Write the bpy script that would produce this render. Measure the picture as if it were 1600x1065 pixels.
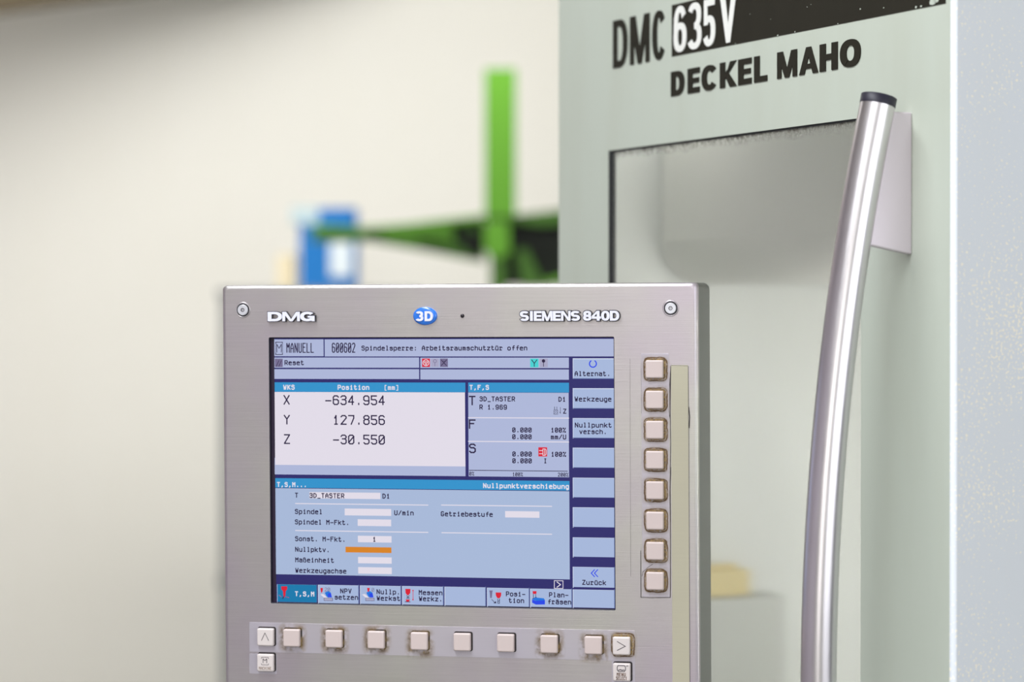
import bpy, bmesh, math, random
from mathutils import Vector, Matrix
random.seed(7)
S = bpy.context.scene
COL = S.collection
for o in list(bpy.data.objects):
    bpy.data.objects.remove(o)

# ------------------------------------------------------------------ camera
F = 4000.0                       # focal length in pixels of the 1600x1065 frame (90 mm)
CX, CY, HORIZON = 800.0, 532.5, 495.0
PITCH = -(CY - HORIZON) / F
CAM = Vector((0, 0, 1.55))
cam = bpy.data.cameras.new('camera')
cam.lens = 90.0; cam.sensor_width = 36.0; cam.sensor_fit = 'HORIZONTAL'
cam.clip_start = 0.05; cam.clip_end = 60
cam.dof.use_dof = True; cam.dof.focus_distance = 2.19; cam.dof.aperture_fstop = 4.0
camo = bpy.data.objects.new('camera', cam); COL.objects.link(camo)
camo.location = CAM; camo.rotation_euler = (math.pi / 2 + PITCH, 0, 0)
S.camera = camo

# ------------------------------------------------------------------ world, lights, exposure
S.view_settings.view_transform = 'Standard'; S.view_settings.look = 'None'
S.view_settings.exposure = 0.0; S.view_settings.gamma = 1.0
S.view_settings.use_curve_mapping = False
wd = bpy.data.worlds.new('world'); S.world = wd; wd.use_nodes = True
wd.node_tree.nodes['Background'].inputs[0].default_value = (0.8, 0.85, 0.9, 1)
wd.node_tree.nodes['Background'].inputs[1].default_value = 0.3
S.cycles.max_bounces = 8; S.cycles.use_denoising = True

def area(name, loc, target, sx, sy, power, color=(1, 1, 1), spread=math.pi):
    l = bpy.data.lights.new(name, 'AREA'); l.shape = 'RECTANGLE'; l.size = sx; l.size_y = sy
    l.energy = power; l.color = color; l.spread = spread
    o = bpy.data.objects.new(name, l); COL.objects.link(o); o.location = loc
    o.rotation_euler = (Vector(target) - Vector(loc)).to_track_quat('-Z', 'Y').to_euler()
    return o
WARM = (1.0, 0.985, 0.955); COOL = (0.93, 0.96, 1.0)
area('ceiling_lamp_front', (-1.2, -1.2, 3.15), (-1.2, -1.2, 0), 3.0, 0.35, 44, COOL)
area('ceiling_lamp_middle', (-0.6, 1.2, 3.15), (-0.6, 1.2, 0), 0.35, 2.0, 62, COOL)
area('ceiling_lamp_rear', (-1.4, 5.4, 3.15), (-1.4, 5.6, 0), 3.4, 0.35, 50, WARM)
area('ceiling_lamp_wall', (-0.7, 7.9, 3.15), (-0.6, 10.4, 0.9), 3.6, 0.35, 73, WARM)
area('window_daylight', (3.0, -1.3, 1.9), (0.3, 2.1, 1.4), 3.4, 1.8, 68, COOL)
area('window_daylight_behind', (-1.1, -3.9, 1.8), (-1.1, 2.1, 1.4), 2.0, 1.7, 31, (1.0, 0.98, 0.95))  # added unseen light, placed so the plate's right part reflects brighter
area('window_daylight_rear', (-4.1, 7.0, 1.5), (-1.0, 10.5, 1.3), 2.6, 1.8, 60, (1.0, 0.98, 0.94))  # added low fill to even out the rear wall, no window seen

# ------------------------------------------------------------------ geometry of the shot
def ray(x, y):
    d = Vector(((x - CX) / F, 1.0, -(y - CY) / F)); c, s = math.cos(PITCH), math.sin(PITCH)
    return Vector((d.x, c * d.y - s * d.z, s * d.y + c * d.z))
def at(x, y, depth):
    return CAM + ray(x, y) * depth

def srgb(r, g, b):
    f = lambda c: (c / 255) / 12.92 if c / 255 <= 0.04045 else ((c / 255 + 0.055) / 1.055) ** 2.4
    return (f(r), f(g), f(b), 1.0)

# ------------------------------------------------------------------ material helpers
def nodes(m):
    m.use_nodes = True
    return m.node_tree, m.node_tree.nodes['Principled BSDF']
def mat(name, col, rough=0.5, metal=0.0, spec=0.5, coat=0.0):
    m = bpy.data.materials.new(name); nt, b = nodes(m)
    b.inputs['Base Color'].default_value = col; b.inputs['Roughness'].default_value = rough
    b.inputs['Metallic'].default_value = metal; b.inputs['Specular IOR Level'].default_value = spec
    b.inputs['Coat Weight'].default_value = coat
    return m
def N(nt, t, **kw):
    n = nt.nodes.new(t)
    for k, v in kw.items(): setattr(n, k, v)
    return n
def coords(nt, scale=(1, 1, 1), kind='Object'):
    tc = N(nt, 'ShaderNodeTexCoord'); mp = N(nt, 'ShaderNodeMapping')
    mp.inputs['Scale'].default_value = scale
    nt.links.new(tc.outputs[kind], mp.inputs['Vector'])
    return mp.outputs[0]
def noise(nt, vec, scale, detail=3, rough=0.5):
    n = N(nt, 'ShaderNodeTexNoise'); n.inputs['Scale'].default_value = scale
    n.inputs['Detail'].default_value = detail; n.inputs['Roughness'].default_value = rough
    nt.links.new(vec, n.inputs['Vector']); return n.outputs[0]
def ramp(nt, fac, stops):
    r = N(nt, 'ShaderNodeValToRGB'); e = r.color_ramp.elements
    e[0].position, e[0].color = stops[0]; e[1].position, e[1].color = stops[-1]
    for p, c in stops[1:-1]:
        q = e.new(p); q.color = c
    nt.links.new(fac, r.inputs[0]); return r.outputs[0]
def mixc(nt, fac, a, b, mode='MIX'):
    m = N(nt, 'ShaderNodeMix', data_type='RGBA', blend_type=mode)
    for sock, v in ((m.inputs[0], fac), (m.inputs[6], a), (m.inputs[7], b)):
        if hasattr(v, 'links') or hasattr(v, 'is_linked'): nt.links.new(v, sock)
        else: sock.default_value = v
    return m.outputs[2]
def math_(nt, op, a, b=None, c=None, clamp=False):
    m = N(nt, 'ShaderNodeMath', operation=op, use_clamp=clamp)
    for i, v in enumerate((a, b, c)):
        if v is None: continue
        if hasattr(v, 'is_linked'): nt.links.new(v, m.inputs[i])
        else: m.inputs[i].default_value = v
    return m.outputs[0]
def bump(nt, b, h, strength, dist=0.001):
    n = N(nt, 'ShaderNodeBump'); n.inputs['Strength'].default_value = strength
    n.inputs['Distance'].default_value = dist
    nt.links.new(h, n.inputs['Height']); nt.links.new(n.outputs[0], b.inputs['Normal'])

def steel(name, tint_a, tint_b, rough=0.36, scale=(1, 1, 1), metal=0.9, streak=0.10, bstr=0.25):
    m = bpy.data.materials.new(name); nt, b = nodes(m)
    line = noise(nt, coords(nt, (6 * scale[0], 6, 900 * scale[2])), 1.0, 4, 0.6)
    fine = noise(nt, coords(nt, (40 * scale[0], 40, 2600 * scale[2])), 1.0, 2, 0.6)
    big = noise(nt, coords(nt), 7.0, 3, 0.5)
    c = mixc(nt, ramp(nt, big, [(0.35, (0, 0, 0, 1)), (0.65, (1, 1, 1, 1))]), tint_a, tint_b)
    v = math_(nt, 'ADD', math_(nt, 'MULTIPLY', line, 0.6), math_(nt, 'MULTIPLY', fine, 0.4))
    g = math_(nt, 'MULTIPLY_ADD', v, streak * 2, 1 - streak)
    hs = N(nt, 'ShaderNodeHueSaturation'); nt.links.new(g, hs.inputs['Value']); nt.links.new(c, hs.inputs['Color'])
    nt.links.new(hs.outputs[0], b.inputs['Base Color'])
    b.inputs['Metallic'].default_value = metal
    nt.links.new(math_(nt, 'MULTIPLY_ADD', v, 0.15, rough - 0.07), b.inputs['Roughness'])
    bump(nt, b, v, bstr, 0.0004)
    return m

def painted(name, col, dirt, rough=0.42, amount=0.5, spec=0.4, specks=None, vertical=True):
    m = bpy.data.materials.new(name); nt, b = nodes(m)
    a = noise(nt, coords(nt, (9, 9, 2.0 if vertical else 9)), 1.0, 4, 0.6)
    fac = math_(nt, 'MULTIPLY', ramp(nt, a, [(0.45, (0, 0, 0, 1)), (0.8, (1, 1, 1, 1))]), amount)
    c = mixc(nt, fac, col, dirt)
    if specks:
        v = noise(nt, coords(nt), 420.0, 1, 0.5)
        d = noise(nt, coords(nt), 7.0, 2, 0.6)
        th = math_(nt, 'MULTIPLY_ADD', d, 0.5, -0.22)
        s = ramp(nt, math_(nt, 'ADD', v, th), [(0.655, (0, 0, 0, 1)), (0.70, (1, 1, 1, 1))])
        c = mixc(nt, s, c, specks)
    nt.links.new(c, b.inputs['Base Color'])
    b.inputs['Roughness'].default_value = rough; b.inputs['Specular IOR Level'].default_value = spec
    bump(nt, b, noise(nt, coords(nt), 350.0, 2), 0.05, 0.0005)
    return m

M = {}
M['steel'] = steel('brushed_steel', srgb(198, 188, 198), srgb(202, 200, 194), streak=0.16)
M['steel_side'] = painted('dark_grey_sheet', srgb(90, 92, 87), srgb(74, 75, 70), 0.35, 0.6)  # same metal as the plate, side shade put into the darker grey
M['film'] = steel('key_film', srgb(194, 188, 200), srgb(196, 190, 196), 0.42, (1, 1, .6), 0.55, 0.05, 0.08)
M['film_beige'] = steel('beige_film', srgb(194, 189, 168), srgb(188, 183, 163), 0.5, (1, 1, .5), 0.35, 0.07, 0.12)
M['key'] = mat('key_plastic', srgb(210, 194, 191), 0.5)
M['key_white'] = mat('printed_key_plastic', srgb(222, 212, 210), 0.5)
M['black'] = mat('black_plastic', srgb(22, 20, 28), 0.4)
M['gap'] = mat('dark_gap', srgb(38, 30, 32), 0.7)
M['legend'] = mat('legend_ink', srgb(70, 62, 70), 0.7)
M['legend_worn'] = mat('worn_legend_ink', srgb(150, 128, 112), 0.7)
M['badge_face'] = mat('badge_face', srgb(232, 232, 248), 0.35)
M['badge_blue'] = mat('badge_blue', srgb(40, 118, 222), 0.2, 0, 0.5, 0.6)
M['screw'] = mat('zinc_screw', srgb(225, 225, 232), 0.4, 0.6)
M['paint'] = painted('machine_paint', srgb(199, 207, 194), srgb(186, 190, 172), amount=0.45)
M['paint_side'] = painted('machine_side_paint', srgb(214, 219, 225), srgb(213, 216, 217), 0.42, 0.5, spec=0.25, specks=srgb(242, 236, 220))
M['ink'] = painted('sign_black', srgb(40, 38, 30), srgb(50, 47, 38), 0.6, 0.5, 0.15)
M['ink_white'] = mat('sign_white', srgb(245, 246, 240), 0.5)
M['rubber'] = mat('window_seal', srgb(30, 34, 36), 0.6)
M['liner'] = mat('cabin_liner', srgb(228, 230, 226), 0.5)
M['spindle'] = painted('spindle_cover', srgb(216, 213, 209), srgb(206, 204, 201), 0.6, 0.4)
M['table'] = mat('cast_table', srgb(194, 196, 190), 0.5)
M['yellow'] = mat('yellow_fixture', srgb(222, 204, 148), 0.5)
M['chrome'] = steel('polished_tube', srgb(226, 222, 226), srgb(220, 216, 218), 0.30, (30, 30, .02), 1.0, 0.05, 0.05)
M['bracket'] = mat('bracket_sheet', srgb(218, 208, 216), 0.4, 0.35)
M['cap'] = mat('end_cap', srgb(24, 20, 40), 0.5)
M['wall'] = painted('wall_plaster', srgb(241, 240, 233), srgb(238, 236, 226), 0.8, 0.3, 0.2)
M['wall_lilac'] = mat('lilac_wall_paint', srgb(208, 198, 210), 0.8)  # unseen left wall, lilac chosen to tint reflections in the steel
M['wall_grey'] = mat('grey_wall_paint', srgb(112, 112, 116), 0.8)  # unseen right wall, greyed to darken what the tube reflects
M['ceil'] = mat('ceiling_paint', srgb(225, 222, 212), 0.8)
M['beam'] = mat('brown_beam', srgb(84, 74, 56), 0.8)  # dark tone of the bar added for the corner
M['floor'] = painted('concrete_floor', srgb(150, 150, 146), srgb(128, 128, 122), 0.5, 0.6, vertical=False)
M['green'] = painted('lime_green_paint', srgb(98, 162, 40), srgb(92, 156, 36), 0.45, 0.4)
M['green_dark'] = mat('dark_green_paint', srgb(62, 108, 22), 0.5)  # darker copy of the lime green, shading put into the colour
M['void'] = mat('black_web', srgb(12, 22, 8), 0.6)  # near-black colour carries the shade of the arm's open recesses
M['blue'] = painted('blue_paint', srgb(2, 106, 178), srgb(2, 96, 164), 0.6, 0.4)
M['blue_grey'] = mat('grey_blue_lid', srgb(170, 190, 196), 0.5)
M['label'] = mat('pale_label', srgb(206, 216, 222), 0.6)
M['card'] = mat('cardboard', srgb(214, 202, 172), 0.8)
M['grey_metal'] = mat('grey_metal', srgb(140, 142, 142), 0.5)

def emis(name, col, k=0.93):
    m = bpy.data.materials.new(name); nt, b = nodes(m)
    b.inputs['Base Color'].default_value = (0.004, 0.003, 0.006, 1)
    b.inputs['Roughness'].default_value = 0.3; b.inputs['Specular IOR Level'].default_value = 0.22
    b.inputs['Emission Color'].default_value = col; b.inputs['Emission Strength'].default_value = k
    return m

# ------------------------------------------------------------------ mesh builder
class MB:
    def __init__(s): s.v = []; s.f = []; s.m = []; s.sm = []
    def add(s, vs, fs, mi=0, smooth=False):
        b = len(s.v); s.v += [tuple(p) for p in vs]
        for f in fs: s.f.append([b + i for i in f]); s.m.append(mi); s.sm.append(smooth)
    def box(s, a, b, mi=0):
        (x0, y0, z0), (x1, y1, z1) = a, b
        s.add([(x0,y0,z0),(x1,y0,z0),(x1,y1,z0),(x0,y1,z0),(x0,y0,z1),(x1,y0,z1),(x1,y1,z1),(x0,y1,z1)],
              [(0,3,2,1),(4,5,6,7),(0,1,5,4),(1,2,6,5),(2,3,7,6),(3,0,4,7)], mi)
    def loops(s, ls, mi=0, cap0=False, cap1=False, smooth=False):
        n = len(ls[0]); vs = [p for l in ls for p in l]
        fs = [(i*n+j, i*n+(j+1) % n, (i+1)*n+(j+1) % n, (i+1)*n+j) for i in range(len(ls)-1) for j in range(n)]
        s.add(vs, fs, mi, smooth)
        if cap0: s.add(ls[0], [tuple(range(n))[::-1]], mi)
        if cap1: s.add(ls[-1], [tuple(range(n))], mi)
    def build(s, name, mats, parent=None, fix=True):
        me = bpy.data.meshes.new(name); me.from_pydata(s.v, [], s.f)
        for m in (mats if isinstance(mats, (list, tuple)) else [mats]): me.materials.append(m)
        me.polygons.foreach_set('material_index', s.m); me.polygons.foreach_set('use_smooth', s.sm)
        if fix:
            bm = bmesh.new(); bm.from_mesh(me)
            bmesh.ops.remove_doubles(bm, verts=bm.verts, dist=1e-6)
            bmesh.ops.recalc_face_normals(bm, faces=bm.faces); bm.to_mesh(me); bm.free()
        me.update()
        o = bpy.data.objects.new(name, me); COL.objects.link(o)
        if parent: o.parent = parent
        return o
def empty(name, mtx, label, cat, group=None):
    o = bpy.data.objects.new(name, None); COL.objects.link(o); o.matrix_world = mtx
    o.empty_display_size = 0.05
    o['label'] = label; o['category'] = cat
    if group: o['group'] = group
    return o
def struct(o):
    o['kind'] = 'structure'; return o
def rrect(cx, cz, w, h, r, y, seg=5):
    pts = []
    for k, (sx, sz) in enumerate(((1, 1), (-1, 1), (-1, -1), (1, -1))):
        for i in range(seg + 1):
            a = math.radians(90 * k + 90 * i / seg)
            pts.append((cx + sx * (w / 2 - r) + r * math.cos(a), y, cz + sz * (h / 2 - r) + r * math.sin(a)))
    return pts

# ------------------------------------------------------------------ room
X0, X1, Y0, Y1, ZC = -4.2, 4.6, -4.0, 10.6, 3.25
def slab(name, a, b, m):
    q = MB(); q.box(a, b); return struct(q.build(name, m))
slab('floor', (X0, Y0, -0.1), (X1, Y1, 0), M['floor'])
slab('ceiling', (X0, Y0, ZC), (X1, Y1, ZC + 0.1), M['ceil'])
slab('wall_back', (X0, Y1, 0), (X1, Y1 + 0.1, ZC), M['wall'])
slab('wall_left', (X0 - 0.1, Y0, 0), (X0, Y1, ZC), M['wall_lilac'])
slab('wall_right', (X1, Y0, 0), (X1 + 0.1, Y1, ZC), M['wall_grey'])
slab('wall_front', (X0, Y0 - 0.1, 0), (X1, Y0, ZC), M['wall'])
# dark bar added to darken the upper left corner, sloping down to the left
pa = at(-420, 78, 8.9); pb = at(600, -62, 10.4)
q = MB(); d = Vector((pb.x - pa.x, pb.y - pa.y, 0)).normalized(); nn = Vector((-d.y, d.x, 0)) * 0.12
vs = []
for p, zt in ((pa, ZC), (pb, ZC)):
    vs += [(p.x - nn.x, p.y - nn.y, p.z), (p.x + nn.x, p.y + nn.y, p.z), (p.x + nn.x, p.y + nn.y, zt), (p.x - nn.x, p.y - nn.y, zt)]
q.add(vs, [(0, 1, 2, 3), (4, 7, 6, 5), (0, 4, 5, 1), (1, 5, 6, 2), (2, 6, 7, 3), (3, 7, 4, 0)])
struct(q.build('trim_1', M['beam']))

# ------------------------------------------------------------------ stroke font (single-line glyphs, monospaced)
G = {
'A':'02 06 18 29 38 46 42;05 45','B':'02 09 39 48 47 36 06;36 45 43 32 02','C':'48 39 19 08 03 12 32 43','D':'02 09 29 47 44 22 02',
'E':'49 09 02 42;06 36','F':'49 09 02;06 36','G':'48 39 19 08 03 12 32 43 45 25','H':'09 02;49 42;06 46','I':'19 39;29 22;12 32',
'K':'09 02;49 05;16 42','L':'09 02 42','M':'02 09 26 49 42','N':'02 09;09 42;42 49','O':'19 08 03 12 32 43 48 39 19',
'P':'02 09 39 48 46 35 05','R':'02 09 39 48 46 35 05;25 42','S':'48 39 19 08 07 16 36 45 43 32 12 03','T':'09 49;29 22',
'U':'09 03 12 32 43 49','V':'09 22 49','W':'09 12 26 32 49','X':'09 42;49 02','Y':'09 26 49;26 22','Z':'09 49 02 42',
'a':'07 37 46 42 12 03 04 15 45','b':'09 02 32 43 46 37 07','c':'46 37 17 06 03 12 32 43','d':'49 42 12 03 06 17 47',
'e':'05 45 46 37 17 06 03 12 42','f':'49 39 28 22;16 46','g':'47 17 06 03 12 42;47 41 30 10','h':'09 02;06 17 37 46 42',
'i':'17 27 22;12 32;29 28','k':'09 02;47 04;15 42','l':'19 29 22;12 32','m':'02 07;06 17 26 22;26 37 46 42','n':'02 07;06 17 37 46 42',
'o':'17 06 03 12 32 43 46 37 17','p':'00 07 37 46 43 32 02','r':'07 17 12;02 32;16 27 37 46','s':'46 37 17 06 15 35 44 43 32 12 03',
't':'19 13 22 32 43;07 37','u':'07 03 12 32 42;47 42','v':'07 22 47','w':'07 12 25 32 47','z':'07 47 02 42',
'ß':'02 08 19 29 38 36 45 43 32 22;26 36','ü':'07 03 12 32 42;47 42;19 18;39 38','ä':'07 37 46 42 12 03 04 15 45;19 18;39 38',
'.':'22 23','​':'','!':'',',':'23 22 11',':':'22 23;26 27','-':'05 45','_':'01 41','/':'02 49','%':'02 49;09 19 18 08 09;33 43 42 32 33',
'[':'39 19 11 31','>':'08 35 02','^':'02 29 42',']':'19 39 31 11',' ':'',
'0':'19 08 03 12 32 43 48 39 19;03 48','1':'17 29 22;12 32','2':'08 19 39 48 47 02 42','3':'08 19 39 48 47 36 45 43 32 12 03;16 36',
'4':'32 39 04 44','5':'49 09 06 36 45 43 32 12 03','6':'48 39 19 08 03 12 32 43 45 36 06','7':'09 49 47 22',
'8':'16 07 08 19 39 48 47 36 16 05 03 12 32 43 45 36','9':'03 12 32 43 48 39 19 08 06 15 45'}
def stroke(mb, pts, w, y, mi=0):
    """polyline of (x,z) points as flat quads of width w at depth y (facing -y)"""
    for (ax, az), (bx, bz) in zip(pts, pts[1:]):
        dx, dz = bx - ax, bz - az; l = math.hypot(dx, dz)
        if l < 1e-9: continue
        tx, tz = dx / l * w / 2, dz / l * w / 2; nx, nz = -tz, tx
        k = 0.8
        mb.add([(ax - tx*k + nx, y, az - tz*k + nz), (ax - tx*k - nx, y, az - tz*k - nz),
                (bx + tx*k - nx, y, bz + tz*k - nz), (bx + tx*k + nx, y, bz + tz*k + nz)], [(0, 1, 2, 3)], mi)
def text(mb, s, x, z, pitch, cap, w, y, mi=0):
    """x,z = left end of the baseline; pitch, cap height and stroke width in metres"""
    gx, gz = pitch / 5.0, cap / 7.0
    for i, ch in enumerate(s):
        for st in G[ch].split(';'):
            pts = [(x + w / 2 + i * pitch + int(p[0]) * (pitch * 0.83 - w) / 4, z + (int(p[1]) - 2) * gz) for p in st.split()]
            stroke(mb, pts, w, y, mi)

# ------------------------------------------------------------------ heavy sign letters made of convex pieces
def arc(cx, cy, rx, ry, a0, a1, wv, wh, g, n=2.3, seg=18):
    out = []
    k = max(3, int(abs(a1 - a0) / 360 * seg * 2))
    def P(rx, ry, a):
        c, s = math.cos(a), math.sin(a)
        return (cx + rx * math.copysign(abs(c) ** (2 / n), c), cy + ry * math.copysign(abs(s) ** (2 / n), s))
    for i in range(k):
        b0, b1 = (math.radians(a0 + (a1 - a0) * t / k) for t in (i, i + 1))
        if i == 0: b0 -= math.copysign(g / max(ry, .1), a1 - a0)
        if i == k - 1: b1 += math.copysign(g / max(ry, .1), a1 - a0)
        ix, iy = max(rx - wv - g, .005), max(ry - wh - g, .005)
        out.append([P(rx + g, ry + g, b0), P(rx + g, ry + g, b1), P(ix, iy, b1), P(ix, iy, b0)])
    return out
def grow(poly, g):
    if g == 0: return [poly]
    cx = sum(p[0] for p in poly) / len(poly); cy = sum(p[1] for p in poly) / len(poly)
    A = sum(poly[i][0]*poly[(i+1) % len(poly)][1] - poly[(i+1) % len(poly)][0]*poly[i][1] for i in range(len(poly)))
    if A < 0: poly = poly[::-1]
    n = len(poly); out = []
    for i in range(n):
        a, b, c = poly[i-1], poly[i], poly[(i+1) % n]
        def nrm(p, q):
            dx, dy = q[0]-p[0], q[1]-p[1]; l = math.hypot(dx, dy) or 1; return (dy / l, -dx / l)
        n1, n2 = nrm(a, b), nrm(b, c); mx, my = n1[0]+n2[0], n1[1]+n2[1]; l = mx*mx + my*my or 1
        k = min(2 * g / l, 1.5 * g); out.append((b[0] + mx * k, b[1] + my * k))
    return [out]
def heavy(ch, W, wv, wh, g=0.0):
    """glyph of cap height 1 and width W; returns convex polygons"""
    R = lambda x0, y0, x1, y1: grow([(x0, y0), (x1, y0), (x1, y1), (x0, y1)], g)
    Pg = lambda *p: grow(list(p), g)
    r4 = 0.25 + wh / 4; out = []
    if ch in 'MANV' and wv > .27: wv *= .82
    if ch == 'D':
        out += R(0, 0, wv, 1) + R(wv, 0, W*.45, wh) + R(wv, 1-wh, W*.45, 1) + arc(W*.45, .5, W*.55, .5, -90, 90, wv, wh, g)
    elif ch in 'O0': out += arc(W/2, .5, W/2, .5, 0, 360, wv, wh, g)
    elif ch == 'C': out += arc(W/2, .5, W/2, .5, 38, 322, wv, wh, g)
    elif ch == 'G': out += arc(W/2, .5, W/2, .5, 38, 330, wv, wh, g) + R(W*.52, .36, W, .36+wh*.8) + R(W-wv*.8, 0, W, .5)
    elif ch == 'I': out += R(W/2 - wv/2, 0, W/2 + wv/2, 1)
    elif ch == 'E': out += R(0, 0, wv, 1) + R(wv, 0, W, wh) + R(wv, 1-wh, W, 1) + R(wv, .5-wh*.45, W*.94, .5+wh*.45)
    elif ch == 'L': out += R(0, 0, wv, 1) + R(wv, 0, W, wh)
    elif ch == 'H': out += R(0, 0, wv, 1) + R(W-wv, 0, W, 1) + R(wv, .5-wh/2, W-wv, .5+wh/2)
    elif ch == 'K': out += R(0, 0, wv, 1) + Pg((wv*.9, .30), (W-wv*1.2, 1), (W, 1), (wv*.9, .52)) + Pg((W*.42, .68), (W, 0), (W-wv*1.25, 0), (W*.28, .50))
    elif ch == 'M': out += R(0, 0, wv*.92, 1) + R(W-wv*.92, 0, W, 1) + Pg((0, 1), (wv*1.2, 1), (W/2+wv*.45, 0), (W/2-wv*.45, 0)) + Pg((W, 1), (W-wv*1.2, 1), (W/2-wv*.45, 0), (W/2+wv*.45, 0))
    elif ch == 'N': out += R(0, 0, wv, 1) + R(W-wv, 0, W, 1) + Pg((0, 1), (wv*1.1, 1), (W, 0), (W-wv*1.1, 0))
    elif ch == 'A': out += Pg((0, 0), (wv*1.08, 0), (W/2+wv*.5, 1), (W/2-wv*.5, 1)) + Pg((W, 0), (W-wv*1.08, 0), (W/2-wv*.5, 1), (W/2+wv*.5, 1)) + R(W*.25, .2, W*.75, .2+wh*.8)
    elif ch == 'V': out += Pg((0, 1), (wv*1.15, 1), (W/2+wv*.45, 0), (W/2-wv*.45, 0)) + Pg((W, 1), (W-wv*1.15, 1), (W/2-wv*.45, 0), (W/2+wv*.45, 0))
    elif ch == 'S': out += arc(W/2, 1-r4, W/2, r4, 25, 270, wv, wh, g) + arc(W/2, r4, W/2, r4, 90, -155, wv, wh, g)
    elif ch == '3': out += arc(W/2, 1-r4, W/2*.94, r4, 155, -90, wv, wh, g) + arc(W/2, r4, W/2, r4, 90, -155, wv, wh, g)
    elif ch == '8': out += arc(W/2, 1-r4, W/2*.93, r4, 0, 360, wv, wh, g) + arc(W/2, r4, W/2, r4, 0, 360, wv, wh, g)
    elif ch == '6': out += arc(W/2, r4*1.12, W/2, r4*1.12, 0, 360, wv, wh, g) + arc(W/2, .5, W/2, .5, 35, 200, wv, wh, g)
    elif ch == '5': out += R(W*.08, 1-wh, W*.95, 1) + R(W*.08, .46, W*.08+wv*.8, 1) + arc(W/2, r4*1.15, W/2, r4*1.15, 135, -155, wv, wh, g)
    elif ch == '4': out += R(W-wv*1.45, 0, W-wv*.45, 1) + R(0, .2, W, .2+wh) + Pg((0, .24), (wv*.75, .2+wh*.9), (W-wv*.6, 1), (W-wv*1.45, 1), (0, .26+wh))
    return out
def sign(mb, polys, x, z, sx, sz, yf, yb, mi=0):
    """convex polygons -> prisms from depth yb to the front yf"""
    for ip, p in enumerate(polys):
        yf_ = yf - (ip % 24) * 1.2e-5
        A = sum(p[i][0]*p[(i+1) % len(p)][1] - p[(i+1) % len(p)][0]*p[i][1] for i in range(len(p)))
        if A < 0: p = p[::-1]
        n = len(p); f = [(x + a*sx, yf_, z + b*sz) for a, b in p]; k = [(a, yb, c) for a, _, c in f]
        mb.add(f + k, [tuple(range(n))] + [(i, i+n, (i+1) % n + n, (i+1) % n) for i in range(n)], mi)

# ================================================================== CONTROL PANEL
yaw, tilt, roll = math.radians(11.979), math.radians(-0.712), math.radians(-0.2072)
u0 = Vector((math.cos(yaw), -math.sin(yaw), 0)); n0 = Vector((-math.sin(yaw), -math.cos(yaw), 0)); z0 = Vector((0, 0, 1))
n2 = n0 * math.cos(tilt) + z0 * math.sin(tilt); v2 = z0 * math.cos(tilt) - n0 * math.sin(tilt)
pu = u0 * math.cos(roll) - v2 * math.sin(roll); pv = v2 * math.cos(roll) + u0 * math.sin(roll)
PO = at(720, 740, 2.2)
PM = Matrix(((pu.x, -n2.x, pv.x, PO.x), (pu.y, -n2.y, pv.y, PO.y), (pu.z, -n2.z, pv.z, PO.z), (0, 0, 0, 1)))
PMI = PM.inverted(); CL = PMI @ CAM
def P(x, y, dep=0.0):
    """pixel -> (u, v) on the panel plane lying dep metres behind the front plate"""
    d = (PMI.to_3x3() @ ray(x, y)); t = (dep - CL.y) / d.y
    return (CL.x + d.x * t, CL.z + d.z * t)
MM = 2.2 / F                       # metres per pixel near the panel centre

panel = empty('control_panel', PM, 'brushed steel machine control panel with lit display and square keys', 'control panel')
ux0, vz1 = P(346.5, 445.5); ux1, _ = P(1089.5, 440.5); vz0 = vz1 - 0.47
dx0, dz1 = P(420.8, 527.8); dx1, dz0 = P(960.8, 952.3)
pw, ph, pcx, pcz = ux1 - ux0, vz1 - vz0, (ux0 + ux1) / 2, (vz0 + vz1) / 2
dw, dh, dcx, dcz = dx1 - dx0, dz1 - dz0, (dx0 + dx1) / 2, (dz0 + dz1) / 2
REC = 0.0035
q = MB(); R_ = 0.0035; ls = [rrect(pcx, pcz, pw, ph, 0.004, 0.009)]
for i in range(6):
    a = math.radians(90 * i / 5)
    e = R_ * (1 - math.cos(a)); ls.append(rrect(pcx, pcz, pw - 2*e, ph - 2*e, 0.004, R_ - R_ * math.sin(a)))
q.loops(ls, smooth=True)
q.loops([ls[-1], rrect(dcx, dcz, dw + .0012, dh + .0012, 0.0012, 0.0)])
q.build('front_plate', M['steel'], panel)
q = MB(); q.loops([rrect(dcx, dcz, dw + .0012, dh + .0012, 0.0012, 0.0), rrect(dcx, dcz, dw, dh, 0.0009, 0.0006), rrect(dcx, dcz, dw, dh, 0.0009, REC + .002)])
q.build('display_gasket', M['cap'], panel)  # recess walls blackened, their shade put into the colour
q = MB()
q.loops([rrect(pcx, pcz, pw - .0006, ph - .0006, 0.004, 0.009), rrect(pcx, pcz, pw - .0006, ph - .0006, 0.006, 0.080),
         rrect(pcx, pcz, pw - .008, ph - .008, 0.006, 0.084)], cap1=True)
q.box((dx0 - .004, REC + .0035, dz0 - .004), (dx1 + .004, 0.03, dz1 + .004))
q.build('rear_housing', M['steel_side'], panel)['label'] = 'dark grey box housing behind the steel plate'
# support post to the floor behind the panel
q = MB(); sp = PMI @ Vector((PO.x + 0.03, PO.y + 0.14, 0)); 
q.loops([[(sp.x + .03*math.cos(a*math.pi/8), .13 + .03*math.sin(a*math.pi/8), z) for a in range(16)] for z in (sp.z + 0.02, pcz)], cap0=True, cap1=True, smooth=True)
q.loops([[(sp.x + r*math.cos(a*math.pi/8), .13 + r*math.sin(a*math.pi/8), z) for a in range(16)] for r, z in ((.16, sp.z + .001), (.16, sp.z + .02), (.03, sp.z + .03))], cap0=True, cap1=True)
q.box((sp.x - .04, .082, pcz - .08), (sp.x + .04, .14, pcz + .04))
q.build('support_post', M['grey_metal'], panel)

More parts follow.
